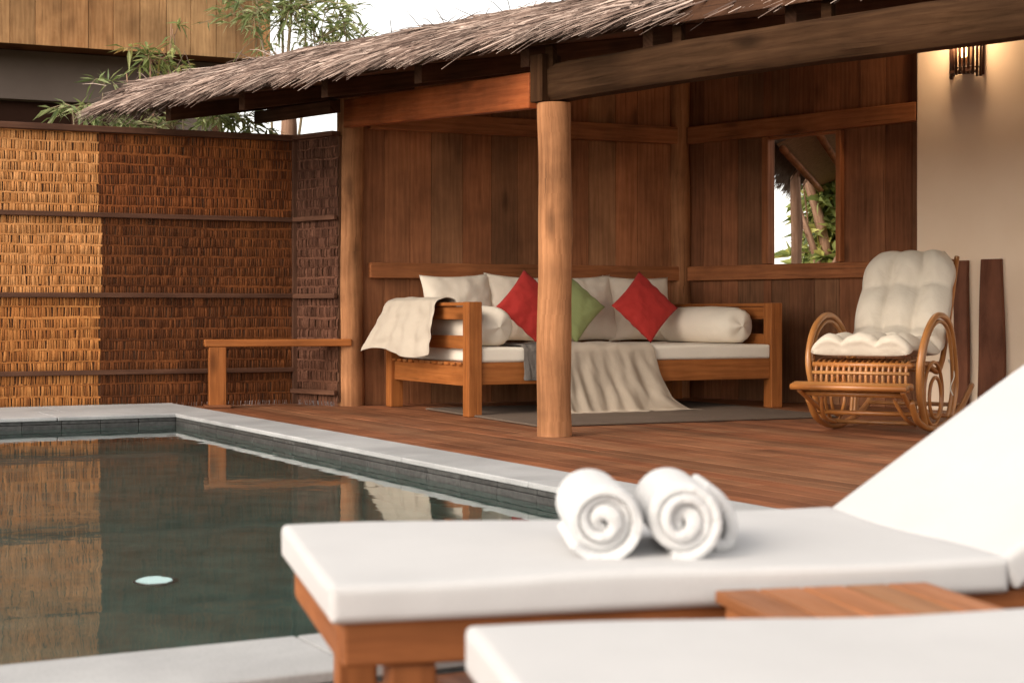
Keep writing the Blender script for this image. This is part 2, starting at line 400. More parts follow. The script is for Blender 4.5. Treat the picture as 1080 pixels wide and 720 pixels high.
# ------------------------------------------------------------------ fences
def woven(b, o, u, nrm, L, z0, z1, seed, band=.076):
    """rows of split-bamboo slivers, each row lapping over the one below"""
    rnd = random.Random(seed); rows = max(1, round((z1-z0)/band)); h = (z1-z0)/rows
    for r_ in range(rows):
        zb = z0 + r_*h; x = 0
        while x < L - .012:
            wd = min(rnd.uniform(.011, .025), L - x); und = .014*noise.noise(V((x*1.6, r_*1.7, seed))) + .006*noise.noise(V((x*7, r_*3.1, seed))); g = rnd.uniform(.001, .004) if rnd.random() < .7 else rnd.uniform(.004, .011)
            g = min(g, wd*.45); lean = rnd.uniform(-.006, .006); out = rnd.uniform(.008, .017); dz = rnd.uniform(-.012, .004); top = rnd.uniform(-.004, .010)
            ou = rnd.uniform(0, 90); prof = [(dz, out*.35), (h*.3, out), (h*.72, out*.95), (h+top, .003)]
            base = len(b.v)
            for zz, oo in prof:
                for xx, bulge in ((x, 0), (x+(wd-g)*.5, .0035), (x+wd-g, 0)):
                    b.v.append(o + u*(xx + lean*zz/h) + nrm*(oo+bulge) + Z*(zb+zz+und*(1 if r_ else zz/h)))
            for j in range(3):
                for i in range(2):
                    q = [base+j*3+i, base+j*3+i+1, base+j*3+i+4, base+j*3+i+3]
                    b.f.append(q); b.uv.append([(ou+prof[j][0], ou+i*.012), (ou+prof[j][0], ou+i*.012+.012), (ou+prof[j+1][0], ou+i*.012+.012), (ou+prof[j+1][0], ou+i*.012)])
            x += wd
        x = 0                                                       # cross strip that binds the row
        while x < L - .02 and r_ < rows:
            e = min(x + rnd.uniform(.25, .8), L); n_ = max(2, int((e-x)/.035)); ou = rnd.uniform(0, 90); base = len(b.v); hw = rnd.uniform(.005, .010); z_ = zb + h*.97 + rnd.uniform(-.003, .003)
            for k in range(n_+1):
                xx = x + (e-x)*k/n_; oo = .013 + .004*math.sin(k*2.4 + seed) + rnd.uniform(-.001, .001); zz = z_ + .014*noise.noise(V((xx*1.6, r_*1.7, seed))) + .006*noise.noise(V((xx*7, r_*3.1, seed)))
                for sg, o2 in ((-hw, -.004), (0, .0), (hw, -.004)): b.v.append(o + u*xx + nrm*(oo+o2) + Z*(zz+sg))
            for k in range(n_):
                for q in (0, 1):
                    c = base + k*3 + q; b.f.append([c, c+3, c+4, c+1]); b.uv.append([(ou+k*.035, ou+q*.01), (ou+k*.035+.035, ou+q*.01), (ou+k*.035+.035, ou+q*.01+.01), (ou+k*.035, ou+q*.01+.01)])
            x = e + .002
fu, fv = uv2(25); FO = V((-3.67, 11.58, 0))          # a point of the fence line in view at the left border
fn = -fv
fe = thing('woven_fence', 'long bamboo mat fence of a golden panel and brown panels behind the pool', 'fence', FO)
RZ = [.0, .265, .829, 1.42, 2.03]; X0 = -3.2; XM = [.70, .70, .715, .69]; X1 = 2.17
for i in range(4):
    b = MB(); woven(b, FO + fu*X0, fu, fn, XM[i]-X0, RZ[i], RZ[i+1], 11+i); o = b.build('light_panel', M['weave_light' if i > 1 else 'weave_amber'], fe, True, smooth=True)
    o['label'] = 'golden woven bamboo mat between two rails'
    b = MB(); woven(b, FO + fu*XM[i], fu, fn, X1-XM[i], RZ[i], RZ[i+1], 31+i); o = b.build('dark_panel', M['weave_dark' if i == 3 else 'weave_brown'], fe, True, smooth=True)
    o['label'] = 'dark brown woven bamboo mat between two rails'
b = MB(); b.box(FO + fu*(X0+X1)/2 - fn*.016 + Z*1.03, fu*(X1-X0), fn*.03, Z*2.0); b.build('backing', M['weave_back'], fe, True)
for i, z in enumerate([.0, .265, .829, 1.42, 2.05]):
    if i == 0: continue
    b = MB(); th = .036 if i < 4 else .045
    n = 12
    for k in range(n):
        a = X0 + (X1-X0)*k/n; e = X0 + (X1-X0)*(k+1)/n
    b.plank(FO + fu*X0 + fn*.032 + Z*(z+random.uniform(-.004, .004)), FO + fu*X1 + fn*.032 + Z*(z+random.uniform(-.004, .004)), th, .03 if i < 4 else .075)
    b.build('fence_rail', M['fence_rail'], fe, True, bevel=.005)
b = MB(); b.box(FO + fu*(X1+.012) + fn*.01 + Z*1.02, fu*.04, fn*.07, Z*2.05); b.build('post', M['fence_rail'], fe, True, bevel=.004)
gu, gv = uv2(-44); GO = FO + fu*(X1+.022)
g2 = thing('woven_fence', 'short grey brown woven fence return beside the left log post', 'fence', GO)
L2 = .53; gn = -gv
b = MB()
for i in range(4): woven(b, GO, gu, gn, L2, RZ[i], RZ[i+1], 61+i)
b.build('dark_panel', M['weave_grey'], g2, True, smooth=True)
b = MB(); b.box(GO + gu*L2/2 - gn*.016 + Z*1.03, gu*L2, gn*.03, Z*2.0); b.build('backing', M['weave_back'], g2, True)
for i, z in enumerate([.02, .10, .829, 1.42, 2.05]):
    if i == 0: continue
    b = MB(); b.plank(GO + fn*.0 + gn*.034 + Z*z, GO + gu*L2 + gn*.034 + Z*z, .036, .03 if i < 4 else .07); b.build('fence_rail', M['fence_rail'], g2, True, bevel=.004)

# low wooden rail by the pool corner
hr = thing('low_railing', 'low orange wooden handrail on one stout post at the pool corner', 'railing', (-2.18, 11.92, 0))
hu, hv = uv2(15)
b = MB(); b.box((.0, 0, .225), hu*.125, hv*.11, Z*.45); b.build('rail_post', M['teak'], hr, bevel=.006)
b = MB(); b.box(V((.0, 0, 0)) + hu*.45 + Z*.478, hu*1.09, hv*.12, Z*.054); b.build('handrail', M['teak'], hr, bevel=.008)
b = MB(); b.box((.0, 0, .012), hu*.19, hv*.17, Z*.022); b.build('base_plate', M['dark_plank'], hr, bevel=.004)

# ------------------------------------------------------------------ pavilion
C = V((1.447, 13.44, 0)); W0 = V((-1.16, 12.26, 0))
wu = (C - W0).normalized(); wn = V((wu.y, -wu.x, 0))              # back wall: along, towards the viewer
ru, rb = uv2(-46.9); rn = V((-ru.y, ru.x, 0)); rn = -rn if rn.y > 0 else rn   # right wall direction, normal to the room
RL = 2.275
pav = thing('pavilion', 'open timber pavilion with log posts, plank walls and a thatched roof', 'pavilion', C)
def log(p, r0, r1, z1, z0=0, n=22, sway=.005, ph=0):
    b = MB(); N = 22
    b.tube([p + V((sway*math.sin(i*.35+ph), sway*math.cos(i*.27+ph), z0 + (z1-z0)*i/N)) for i in range(N+1)], [r0 + (r1-r0)*i/N + .0025*math.sin(i*.8+ph) for i in range(N+1)], n, wob=.035)
    return b
LP = V((-1.235, 12.24, 0)); FP = V((.243, 9.19, 0))
log(LP, .108, .102, 2.33, ph=1).build('post', M['log'], pav, True, angle=50)
log(FP, .1, .095, 1.893, ph=3).build('post', M['log'], pav, True, angle=50)
CP = C - wu*.02 + rn*.05
log(CP, .09, .085, 2.9, ph=5).build('post', M['rail'], pav, True, angle=50)
# beams
b = MB(); b.plank(LP + V((.0, -.12, 2.195)), FP + V((-.115, .06, 1.975)), .205, .07); b.build('beam', M['red_beam'], pav, True, bevel=.008)
bu, bv = uv2(-48)
b = MB(); N = 30
def hewn(i):
    s_ = i/N*4.6; return FP + bu*(-.005 + s_) + bv*.01 + Z*(2.005 + .012*math.sin(s_*1.3))
rows = []
for i in range(N+1):
    c = hewn(i); ring = []
    for k in range(16):
        a = 2*math.pi*(k+.5)/16; ca, sa = math.cos(a), math.sin(a)
        q = (abs(ca)**9 + abs(sa)**9)**(-1/9)
        rr_ = 1 + .05*noise.noise(V((ca, sa, i*.35)))
        ring.append(c + bv*(ca*q*.085*rr_) + Z*(sa*q*.103*rr_))
    rows.append(ring)
base = len(b.v)
for r_ in rows: b.v += r_
for i in range(N):
    for k in range(16):
        l = (k+1) % 16
        b.f.append([base+i*16+k, base+(i+1)*16+k, base+(i+1)*16+l, base+i*16+l]); b.uv.append([(i*.153, k*.04), ((i+1)*.153, k*.04), ((i+1)*.153, (k+1)*.04), (i*.153, (k+1)*.04)])
b.f.append([base+k for k in range(16)]); b.uv.append([(0, k*.01) for k in range(16)])
b.build('beam', M['dark_log'], pav, True, angle=40)
b = MB(); b.box(FP + V((-.052, -.005, 2.03)), bu*.10, bv*.15, Z*.27); b.build('post_block', M['dark_log'], pav, True, bevel=.006)
# plank walls
def roof_under(p):
    return 2.2 + ((p.x+3.2)*.707 + (p.y-12.4)*.707)*math.tan(R(10.5)) + .012
def plank_wall(b, o, u, n, L, z0, z1, hole=None, seed=1):
    rnd = random.Random(seed); x = 0
    while x < L - .004:
        wd = rnd.uniform(.17, .27); e = x + wd
        if hole:
            for hx in hole[:2]:
                if x < hx < e + .05: e = hx
        e = min(e, L)
        if L - e < .05: e = L
        z1 = min(roof_under(o + u*x), roof_under(o + u*e))
        spans = [(z0, z1)]
        if hole and x >= hole[0]-.001 and e <= hole[1]+.001: spans = [(z0, hole[2]), (hole[3], z1)]
        t_ = rnd.uniform(.016, .024)
        for a, c in spans:
            b.box(o + u*(x+e)/2 + n*t_/2 + Z*(a+c)/2, u*(e-x-.0025), n*t_, Z*(c-a))
        x = e
WT = 2.7
bwL = (C - W0).length - .115
b = MB(); plank_wall(b, W0, wu, wn, bwL, .0, WT, seed=4); b.box(W0 + wu*bwL/2 - wn*.009 + Z*1.22, wu*bwL, wn*.014, Z*2.44)
o = b.build('wall_panel', M['wall_plank'], pav, True, bevel=.002)
H0, H1 = .907, 1.556; HZ0, HZ1 = 1.086, 2.105
b = MB(); plank_wall(b, C, ru, rn, RL, 0, WT, (H0, H1, HZ0, HZ1), 9)
for a, e, z0, z1 in ((0, H0, 0, WT), (H1, RL, 0, WT), (H0, H1, 0, HZ0), (H0, H1, HZ1, WT)):
    b.box(C + ru*(a+e)/2 - rn*.009 + Z*(z0+z1)/2, ru*(e-a), rn*.014, Z*(z1-z0))
b.build('wall_panel', M['dark_plank'], pav, True, bevel=.002)
for z0, z1 in ((.965, 1.083), (2.095, 2.235)):
    b = MB(); b.plank(W0 + wu*.06 + wn*.055 + Z*(z0+z1)/2, W0 + wu*(bwL+.03) + wn*.055 + Z*(z0+z1)/2, z1-z0, .06); b.build('wall_rail', M['rail'], pav, True, bevel=.006)
    b = MB(); b.plank(C + ru*.09 + rn*.055 + Z*(z0+z1)/2, C + ru*(RL-.005) + rn*.055 + Z*(z0+z1)/2, z1-z0, .06); b.build('wall_rail', M['rail'], pav, True, bevel=.006)
wf = MB()
zc = (HZ0+2.093)/2; zh = 2.093 - HZ0 - .004
wf.box(C + ru*(H0-.028) + rn*.022 + Z*zc, ru*.06, rn*.09, Z*zh)
wf.box(C + ru*(H1+.02) + rn*.022 + Z*zc, ru*.045, rn*.09, Z*zh)
wf.box(C + ru*(H0+H1)/2 + rn*.02 + Z*2.08, ru*(H1-H0-.004), rn*.05, Z*.022)
wf.build('window_frame', M['rail'], pav, True, bevel=.004)

# roof
T0 = V((-3.2, 12.4, 0)); eu = V((.707, -.707, 0)); en = V((.707, .707, 0)); PIT = math.tan(R(10.5))
def RP(t_, n_, z_): return T0 + eu*t_ + en*n_ + Z*(2.2 + z_ + n_*PIT)
ROOF_L, ROOF_W = 9.0, 5.2
b = MB()
def rbox(b, t0, t1, n0, n1, z0, z1):
    vs_ = [RP(t_, n_, z_) for z_ in (z0, z1) for n_ in (n0, n1) for t_ in (t0, t1)]
    base = len(b.v); b.v += vs_; ou = random.uniform(0, 40)
    ln = abs(t1-t0) >= abs(n1-n0)
    pr = [(t_, n_, z_) for z_ in (z0, z1) for n_ in (n0, n1) for t_ in (t0, t1)]
    for fc in ((0,2,3,1), (4,5,7,6), (0,1,5,4), (2,6,7,3), (0,4,6,2), (1,3,7,5)):
        b.f.append([base+i for i in fc])
        b.uv.append([(ou + (pr[i][0] if ln else pr[i][1]), ou + (pr[i][1] if ln else pr[i][0]) + pr[i][2]) for i in fc])
rbox(b, .42, ROOF_L, .07, ROOF_W, .03, .175)
roof = b.build('roof', M['straw_core'], pav, True)
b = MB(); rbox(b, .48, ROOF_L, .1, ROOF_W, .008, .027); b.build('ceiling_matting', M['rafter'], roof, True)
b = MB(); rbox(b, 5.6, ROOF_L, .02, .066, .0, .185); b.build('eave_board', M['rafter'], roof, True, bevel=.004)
b = MB(); rnd = random.Random(5)
def straw(b, p, d, L, r):
    d = d.normalized(); x = d.orthogonal().normalized(); y = d.cross(x); base = len(b.v)
    mid = p + d*L*.55 + Z*rnd.uniform(-.006, .012); tip = p + d*L + Z*rnd.uniform(-.03, .004)
    for q, s_ in ((p, 1), (mid, .9), (tip, .35)):
        for k in range(3):
            a = 2.094*k; b.v.append(q + x*math.cos(a)*r*s_ + y*math.sin(a)*r*s_)
    for j in range(2):
        for k in range(3):
            l = (k+1) % 3; b.f.append([base+j*3+k, base+j*3+l, base+j*3+3+l, base+j*3+3+k]); b.uv.append([(0, 0)]*4)
for i in range(19000):
    t_ = rnd.uniform(.42, 6.15) if i < 15000 else rnd.uniform(6.15, 9)
    fade = min(.20, max(0, (t_-5.5))*.35)
    cl = rnd.randrange(100000) if False else 0
    c1 = noise.noise(V((t_*1.9, 3, 0))); q = rnd.random()**.9
    c2 = noise.noise(V((t_*6, q*3, 9))); c3 = noise.noise(V((t_*13, q*6, 4)))
    p = RP(t_, -.08 + fade + .38*(1-q) + rnd.uniform(-.02, .02), .235 - .125*q + rnd.uniform(-.014, .014) + .02*c1 + .022*c2)
    sp = rnd.gauss(0, .07) + .16*c3
    dv = -eu*(.82 + sp) - en*(.22 + .1*rnd.random() - sp*.6 + .12*c1) - Z*(.10 + .12*q + .10*c1 + .14*c2 + .10*c3 + rnd.gauss(0, .03))
    straw(b, p, dv, rnd.uniform(.16, .44)*(1+.4*c2), rnd.uniform(.002, .0058))
for i in range(1500):                                               # left end of the roof
    n_ = rnd.uniform(-.05, 1.6); q = rnd.random()
    p = RP(rnd.uniform(.35, .6), n_, .19 - .12*q)
    straw(b, p, -eu*1 - en*rnd.uniform(-.1, .4) - Z*rnd.uniform(.1, .5), rnd.uniform(.2, .42), rnd.uniform(.003, .006))
for i in range(70):                                                # loose stalks sticking up along the top
    t_ = rnd.uniform(0, 6); p = RP(t_, rnd.uniform(0, .3), .235)
    straw(b, p, eu*rnd.uniform(-.8, .8) - en*rnd.uniform(-.2, .5) + Z*rnd.uniform(.02, .3), rnd.uniform(.08, .22), .003)
b.build('thatch', M['straw'], roof, True)
for k in range(9):
    t_ = .75 + k*.93
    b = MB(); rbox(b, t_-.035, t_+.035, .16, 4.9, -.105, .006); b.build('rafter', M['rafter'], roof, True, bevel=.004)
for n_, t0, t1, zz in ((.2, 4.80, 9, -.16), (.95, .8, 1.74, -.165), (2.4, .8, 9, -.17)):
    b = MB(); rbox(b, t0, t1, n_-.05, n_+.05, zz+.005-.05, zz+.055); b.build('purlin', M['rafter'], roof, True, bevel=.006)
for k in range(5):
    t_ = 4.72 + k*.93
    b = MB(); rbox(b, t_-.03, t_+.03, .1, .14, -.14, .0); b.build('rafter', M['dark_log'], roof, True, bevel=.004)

# ------------------------------------------------------------------ plaster wall, boards, lamp
PO = C + ru*(RL+.004) + rn*.078
pw = MB(); pw.box(PO + ru*1.8 - rn*.09 + Z*1.5, ru*3.6, rn*.2, Z*3.0)
tag(pw.build('plaster_wall', M['plaster'], bevel=.01), 'cream plastered wall to the right of the plank wall', 'wall')
def wallpt(px, off):                                                # distance along the plaster face
    return C + ru*px + rn*off
def taper_board(name, label, s0, wt, wb, z1, lean, bulge):
    b = MB(); N = 10
    for j in range(N+1):
        f_ = j/N; z = f_*z1; wd = wb + (wt-wb)*f_ + bulge*math.sin(f_*3.1)*.5
        off = .09 + (1-f_)*lean
        for s_, o_ in ((-.5, 0), (.5, 0), (.5, .04), (-.5, .04)):
            b.v.append(wallpt(s0 + s_*wd + .006*math.sin(f_*5), off + o_) + Z*(z+.001))
    for j in range(N):
        for k in range(4):
            l = (k+1) % 4; b.f.append([j*4+k, j*4+l, j*4+4+l, j*4+4+k]); b.uv.append([(j*.1, k*.06), (j*.1, k*.06+.06), (j*.1+.1, k*.06+.06), (j*.1+.1, k*.06)])
    b.f += [[3, 2, 1, 0], [N*4, N*4+1, N*4+2, N*4+3]]; b.uv += [[(0, 0), (.1, 0), (.1, .04), (0, .04)]]*2
    o = b.build(name, M['board'], None, bevel=.004)
    return tag(o, label, 'board', 'rough boards against the plaster wall')
taper_board('wall_board', 'narrow dark rough board standing against the plaster wall beside the rocking chair', 2.667, .105, .115, 1.07, .02, .0)
taper_board('wall_board', 'wide dark rough board widening at its foot against the plaster wall', 2.905, .15, .20, 1.075, .02, .03)
SP = wallpt(2.70, .089)
sc_ = thing('wall_lamp', 'lit rattan rod wall lamp high on the plaster wall', 'lamp', SP + Z*2.37, math.atan2(ru.y, ru.x))
# local x along wall, local y is away from the room
b = MB()
for k in range(13):
    a = math.pi*k/12; x, y = -.118*math.cos(a), -.105*math.sin(a)
    b.tube([(x*1.02, y*1.02, random.uniform(-.012, .012)), (x*1.02, y*1.02, .18), (x*1.04, y*1.04, .36+random.uniform(-.01, .02))], .0105, 7)
b.build('cage', M['lamp_rod'], sc_, smooth=True)
for z in (.055, .31):
    b = MB(); b.tube([(-.112*math.cos(math.pi*k/14), -.099*math.sin(math.pi*k/14), z) for k in range(15)], .007, 6); b.build('ring', M['lamp_rod'], sc_, smooth=True)
b = MB(); b.box((0, -.06, .03), (.17, 0, 0), (0, .09, 0), (0, 0, .018)); b.build('base_plate', M['lamp_rod'], sc_)
b = MB(); b.box((0, -.012, .17), (.09, 0, 0), (0, .02, 0), (0, 0, .3)); b.build('back_plate', M['lamp_rod'], sc_)
b = MB(); b.tube([(0, -.055, .13+.01*i) for i in range(12)], [.012, .022, .029, .033, .035, .035, .033, .029, .024, .018, .014, .008], 14); b.build('bulb', M['bulb'], sc_, smooth=True)
pl_ = bpy.data.lights.new('lamp_light', 'POINT'); pl_.energy = 17; pl_.color = (1, .70, .42); pl_.shadow_soft_size = .11
plo = bpy.data.objects.new('lamp_light', pl_); COL.objects.link(plo); plo.parent = sc_; plo.location = (0, -.10, .27)

# ------------------------------------------------------------------ soft furnishings helpers
def pillow_mesh(w, h, t, seed=0, pinch=.08, n=26, wr=.012):
    b = MB()
    def side(sg):
        def fn(i, j):
            u, v = i*2-1, j*2-1
            e = (1-abs(u)**2.6)*(1-abs(v)**2.6)
            px = 1 - pinch*(1-v*v)*abs(u)**3; pz = 1 - pinch*(1-u*u)*abs(v)**3
            th = t/2*(max(e, 0)**.55)
            k = wr*noise.noise(V((u*2.2+seed*3.1, v*2.2, seed)))*min(1, e*2) + wr*.5*noise.noise(V((u*6+seed, v*6, seed*1.7)))*min(1, e*3)
            fold = .006*math.sin(math.atan2(v, u)*14+seed)*max(0, min(1, (abs(u)**4+abs(v)**4)))*min(1, e*6)
            return (u*w/2*px, sg*(th + k + fold), v*h/2*pz)
        return fn
    b.grid(side(-1), n, n); k = len(b.f); b.grid(side(1), n, n)
    for i in range(k, len(b.f)): b.f[i] = b.f[i][::-1]; b.uv[i] = b.uv[i][::-1]
    return b
def place(o, loc, rot):
    o.location = loc; o.rotation_euler = rot; return o
def bolster_mesh(L, r, seed=0):
    b = MB(); NU, NV = 36, 44
    def fn(i, j):
        a = i*2*math.pi; s_ = j*2-1; x = s_*L/2
        e = 1 - abs(s_)**9; rad = r*(max(e, 0)**.42)
        endf = max(0, abs(s_) - .72)/.28
        rad *= 1 + .05*math.sin(a*17 + seed)*endf*(1-endf)*2 + .03*noise.noise(V((math.cos(a)*1.5, math.sin(a)*1.5, s_*3+seed))) + .02*math.sin(a*2+1)
        z = math.sin(a)*rad
        return (math.cos(a)*rad*1.03, x*(1-.02*math.cos(a*3)*endf), max(z, -r*.86) if True else z)
    b.grid(fn, NU, NV, wrapu=True)
    return b

# ------------------------------------------------------------------ daybed
BED = V((-.267, 10.86, 0)); BA = 26.8; du, dv_ = uv2(BA); BL, BD = 2.47, 1.36
bed = thing('daybed', 'wide teak daybed with a cream mattress against the plank wall', 'daybed', BED, R(BA))
LW = .1
def bx(b, x0, x1, y0, y1, z0, z1): b.box(((x0+x1)/2, (y0+y1)/2, (z0+z1)/2), (x1-x0, 0, 0), (0, y1-y0, 0), (0, 0, z1-z0))
for x, y, zt in ((0, 0, .775), (BL, 0, .775), (0, BD, .775), (BL, BD, .775)):
    b = MB(); bx(b, x-LW/2, x+LW/2, y-LW/2, y+LW/2, 0.001, zt); b.build('leg', M['teak'], bed, bevel=.006)
b = MB(); bx(b, LW/2+.001, BL-LW/2-.001, -.03, .012, .215, .365); b.build('front_rail', M['teak'], bed, bevel=.005)
b = MB(); bx(b, LW/2+.001, BL-LW/2-.001, BD-.012, BD+.03, .215, .365); b.build('back_rail', M['teak'], bed, bevel=.005)
b = MB(); bx(b, LW/2+.001, BL-LW/2-.001, BD-.01, BD+.03, .55, .75); b.build('back_rail', M['teak'], bed, bevel=.005)
for sx in (0, BL):
    sgn = 1 if sx == 0 else -1
    b = MB(); bx(b, sx-.022, sx+.022, LW/2+.001, BD-LW/2-.001, .205, .345); b.build('end_rail', M['teak'], bed, bevel=.005)
    b = MB(); bx(b, sx-.02, sx+.02, LW/2+.001, BD-LW/2-.001, .655, .745); b.build('end_rail', M['teak'], bed, bevel=.005)
    b = MB(); bx(b, sx-.045, sx+.045, LW/2+.001, BD-LW/2-.001, .748, .773); b.build('armrest', M['teak'], bed, bevel=.006)
    b = MB(); bx(b, sx+sgn*.02-.012, sx+sgn*.02+.012, LW/2+.001, BD-LW/2-.001, .455, .545); b.build('end_rail', M['teak'], bed, bevel=.005)
b = MB()
for k in range(12):
    y = .1 + k*.105; bx(b, -.04, BL+.04, y, y+.07, .345, .363)
b.build('slats', M['teak'], bed, bevel=.003)
def cushion_box(w, dpt, h, r=.03, nx=30, ny=20, seed=0, wob=.006):
    """rounded mattress block: x 0..w, y 0..dpt, z 0..h"""
    b = MB()
    import itertools
    def fn(i, j):
        # walk round the section in y-z, extrude along x, close ends by shrinking
        pass
    N = 40; sec = []
    def corner(cy, cz, a0):
        return [(cy + r*math.cos(a0 + math.pi/2*k/6), cz + r*math.sin(a0 + math.pi/2*k/6)) for k in range(7)]
    def lerp(a, c, n): return [(a[0]+(c[0]-a[0])*k/n, a[1]+(c[1]-a[1])*k/n) for k in range(1, n)]
    c1 = corner(dpt-r, h-r, 0); c2 = corner(r, h-r, math.pi/2); c3 = corner(r, r, math.pi); c4 = corner(dpt-r, r, 1.5*math.pi)
    sec = c1 + lerp(c1[-1], c2[0], 14) + c2 + lerp(c2[-1], c3[0], 4) + c3 + lerp(c3[-1], c4[0], 6) + c4 + lerp(c4[-1], c1[0], 4)
    xs = [(r*(1-math.cos(math.pi/2*k/6)), r*(1-math.sin(math.pi/2*k/6))) for k in range(7)]
    stations = xs + [(r + (w-2*r)*k/nx, 0) for k in range(1, nx)] + [(w-x, s_) for x, s_ in xs[::-1]]
    n = len(sec); base = 0
    for x, ins in stations:
        for y, z in sec:
            yy = min(max(y, ins), dpt-ins) if ins else y; zz = min(max(z, ins), h-ins) if ins else z
            k = wob*noise.noise(V((x*3+seed, yy*3, zz*5)))
            up = 1 if z > h*.5 else 0
            b.v.append(V((x, yy + (k if y < .01 or y > dpt-.01 else 0), zz + k*up)))
    for i in range(len(stations)-1):
        for k in range(n):
            l = (k+1) % n
            b.f.append([i*n+k, (i+1)*n+k, (i+1)*n+l, i*n+l][::-1]); b.uv.append([(0, 0)]*4)
    b.f.append([k for k in range(n)][::-1][::-1]); b.uv.append([(0, 0)]*n)
    e = (len(stations)-1)*n; b.f.append([e+k for k in range(n)][::-1]); b.uv.append([(0, 0)]*n)
    return b
o = cushion_box(BL-.09, BD-.01, .105, .022).build('mattress', M['seat_fabric'], bed, smooth=True, angle=50); o.location = (.045, -.035, .365)

def bedpt(x, y, z=0): return BED + du*x + dv_*y + Z*z
SEAT = .47
cush = [('leftmost white back cushion on the daybed, behind the draped armrest', .46), ('white back cushion on the daybed behind the left red pillow', .98), ('white back cushion behind the green pillow on the daybed', 1.52), ('rightmost white back cushion, behind the red pillow next to the bolster', 2.03)]
for i, (lb, x) in enumerate(cush):
    o = pillow_mesh(.60, .54, .2, seed=i+2).build('back_cushion', M['cream_cushion'], None, smooth=True, weld=.0005)
    place(o, bedpt(x, BD-.17, SEAT+.262), (R(-14), R((-2, 3, -2, 1)[i]), R(BA + (3, -3, 2, -2)[i])))
    tag(o, lb, 'cushion', 'white back cushions on the daybed')
for lb, mat, x, y, s_, tz, rz, nm in (('deep red square pillow standing on its corner in the left half of the daybed', 'red_fabric', .86, .80, .42, 45, 3, 'pillow'),
                      ('pale green pillow on its corner between the two red pillows', 'green_fabric', 1.24, .88, .42, 45, -2, 'pillow'),
                      ('deep red square pillow standing on its corner beside the right bolster', 'red_fabric', 1.85, .80, .42, 47, 0, 'pillow')):
    o = pillow_mesh(s_, s_, .15, seed=x*5, pinch=.07).build(nm, M[mat], None, smooth=True, weld=.0005)
    mtx = Matrix.Rotation(R(BA+rz), 4, 'Z') @ Matrix.Rotation(R(-20), 4, 'X') @ Matrix.Rotation(R(tz), 4, 'Y')
    o.location = bedpt(x, y, SEAT + s_*.66); o.rotation_euler = mtx.to_euler()
    tag(o, lb, 'pillow', 'coloured pillows on the daybed')
for lb, x, y in (('white bolster cushion lying inside the left armrest of the daybed', .22, .54), ('white bolster cushion lying inside the right armrest of the daybed', 2.29, .64)):
    o = bolster_mesh(1.02, .148, seed=x*4).build('bolster', M['cream'], None, smooth=True)
    place(o, bedpt(x, y, SEAT+.133), (0, 0, R(BA))); tag(o, lb, 'bolster', 'white bolsters on the daybed')

# throws (cloth draped by a function in the bed's own frame)
def drape(name, label, mat, fn, nu, nv, solid=.006):
    b = MB(); b.grid(fn, nu, nv, uvs=(1, 1)); o = b.build(name, mat, None, smooth=True, solid=solid, sub=1)
    o.location = BED; o.rotation_euler = (0, 0, R(BA)); tag(o, label, 'throw'); return o
def seat_throw(x0, x1, back, drop, spread, seed, amp, lift=.012):
    def fn(i, j):
        x = x0 + (x1-x0)*i; s_ = j*(back+drop)
        nz = noise.noise(V((i*5+seed, j*3, seed)))
        if s_ < back:
            y = back - s_ - .035 - .012; z = SEAT + lift + .014*max(0, nz) + .008*math.sin(i*22+seed+j*5)*.5
            x += .03*math.sin(j*6+seed)*(.5-i) + .04*nz*(1-j)
            q = max(0, 1-(back-s_)/.05); z -= .012*q
        else:
            f_ = (s_-back)/drop; z = max(.012 + .012*abs(nz), SEAT - .012 - (s_-back)*1.0)
            fold = math.sin(i*20+seed + 2.6*math.sin(i*5+1) + 1.6*f_*math.sin(i*8+1))*.5 + math.sin(i*47+seed*2-f_*4)*.24 + 1.1*noise.noise(V((i*7-f_*1.8, f_*1.8, seed))) + .35*noise.noise(V((i*18-f_*3, f_*5, seed+2)))
            y = -.06 - amp*f_**.7*(.5+.5*fold) - spread*.35*f_**2
            if SEAT - .012 - (s_-back) < .012: y -= ((s_-back) - (SEAT-.024))*.9
            x += spread*f_**1.6*(i**1.5) + (.16*max(0, f_-.72)/.28*max(0, i-.8)/.2) + .015*fold*f_
        return (x, y, z)
    return fn
drape('throw', 'beige linen throw spilling from the daybed seat to the floor', M['throw'], seat_throw(.60, 1.40, .62, .50, .20, 3, .075), 90, 60)
drape('throw', 'dark grey strip of cloth folded over the daybed edge left of the front post', M['dark_cloth'], seat_throw(.36, .575, .75, .22, .0, 8, .02, .010), 24, 36)  # narrow dark grey strip of cloth, left of the beige throw
def arm_throw(i, j):
    # i along the armrest (0 front .. 1 back), j across: inside hang, over the top, outside hang
    y = .40 + .90*i
    n1 = noise.noise(V((i*4, j*3, 5))); L_in, L_top = .12, .12; s_ = j*(L_in+L_top+.42)
    if s_ < L_in: x = .065 + .01*n1; z = .79 - (L_in - s_)
    elif s_ < L_in+L_top: f_ = (s_-L_in)/L_top; x = .065 - .13*f_; z = .79 + .02*math.sin(f_*3.14) + .02*max(0, n1)
    else:
        f_ = (s_-L_in-L_top)/.42; fold = math.sin(i*13+1+2*f_)*.5 + math.sin(i*31+f_*3)*.35 + .5*noise.noise(V((i*5, f_*2, 8)))
        x = -.065 - .012 - .05*f_ - .05*f_**.6*(.5+.5*fold) - .02*noise.noise(V((i*7, f_*5, 3))) - .09*f_*i; z = .79 - f_*(.34 + .05*math.sin(i*5+.6) + .07*i)
        y += .05*f_*(i-.5) + .10*f_*f_*i
    return (x, y, z)
drape('throw', 'pale linen throw hanging over the left armrest of the daybed', M['arm_throw'], arm_throw, 60, 44)

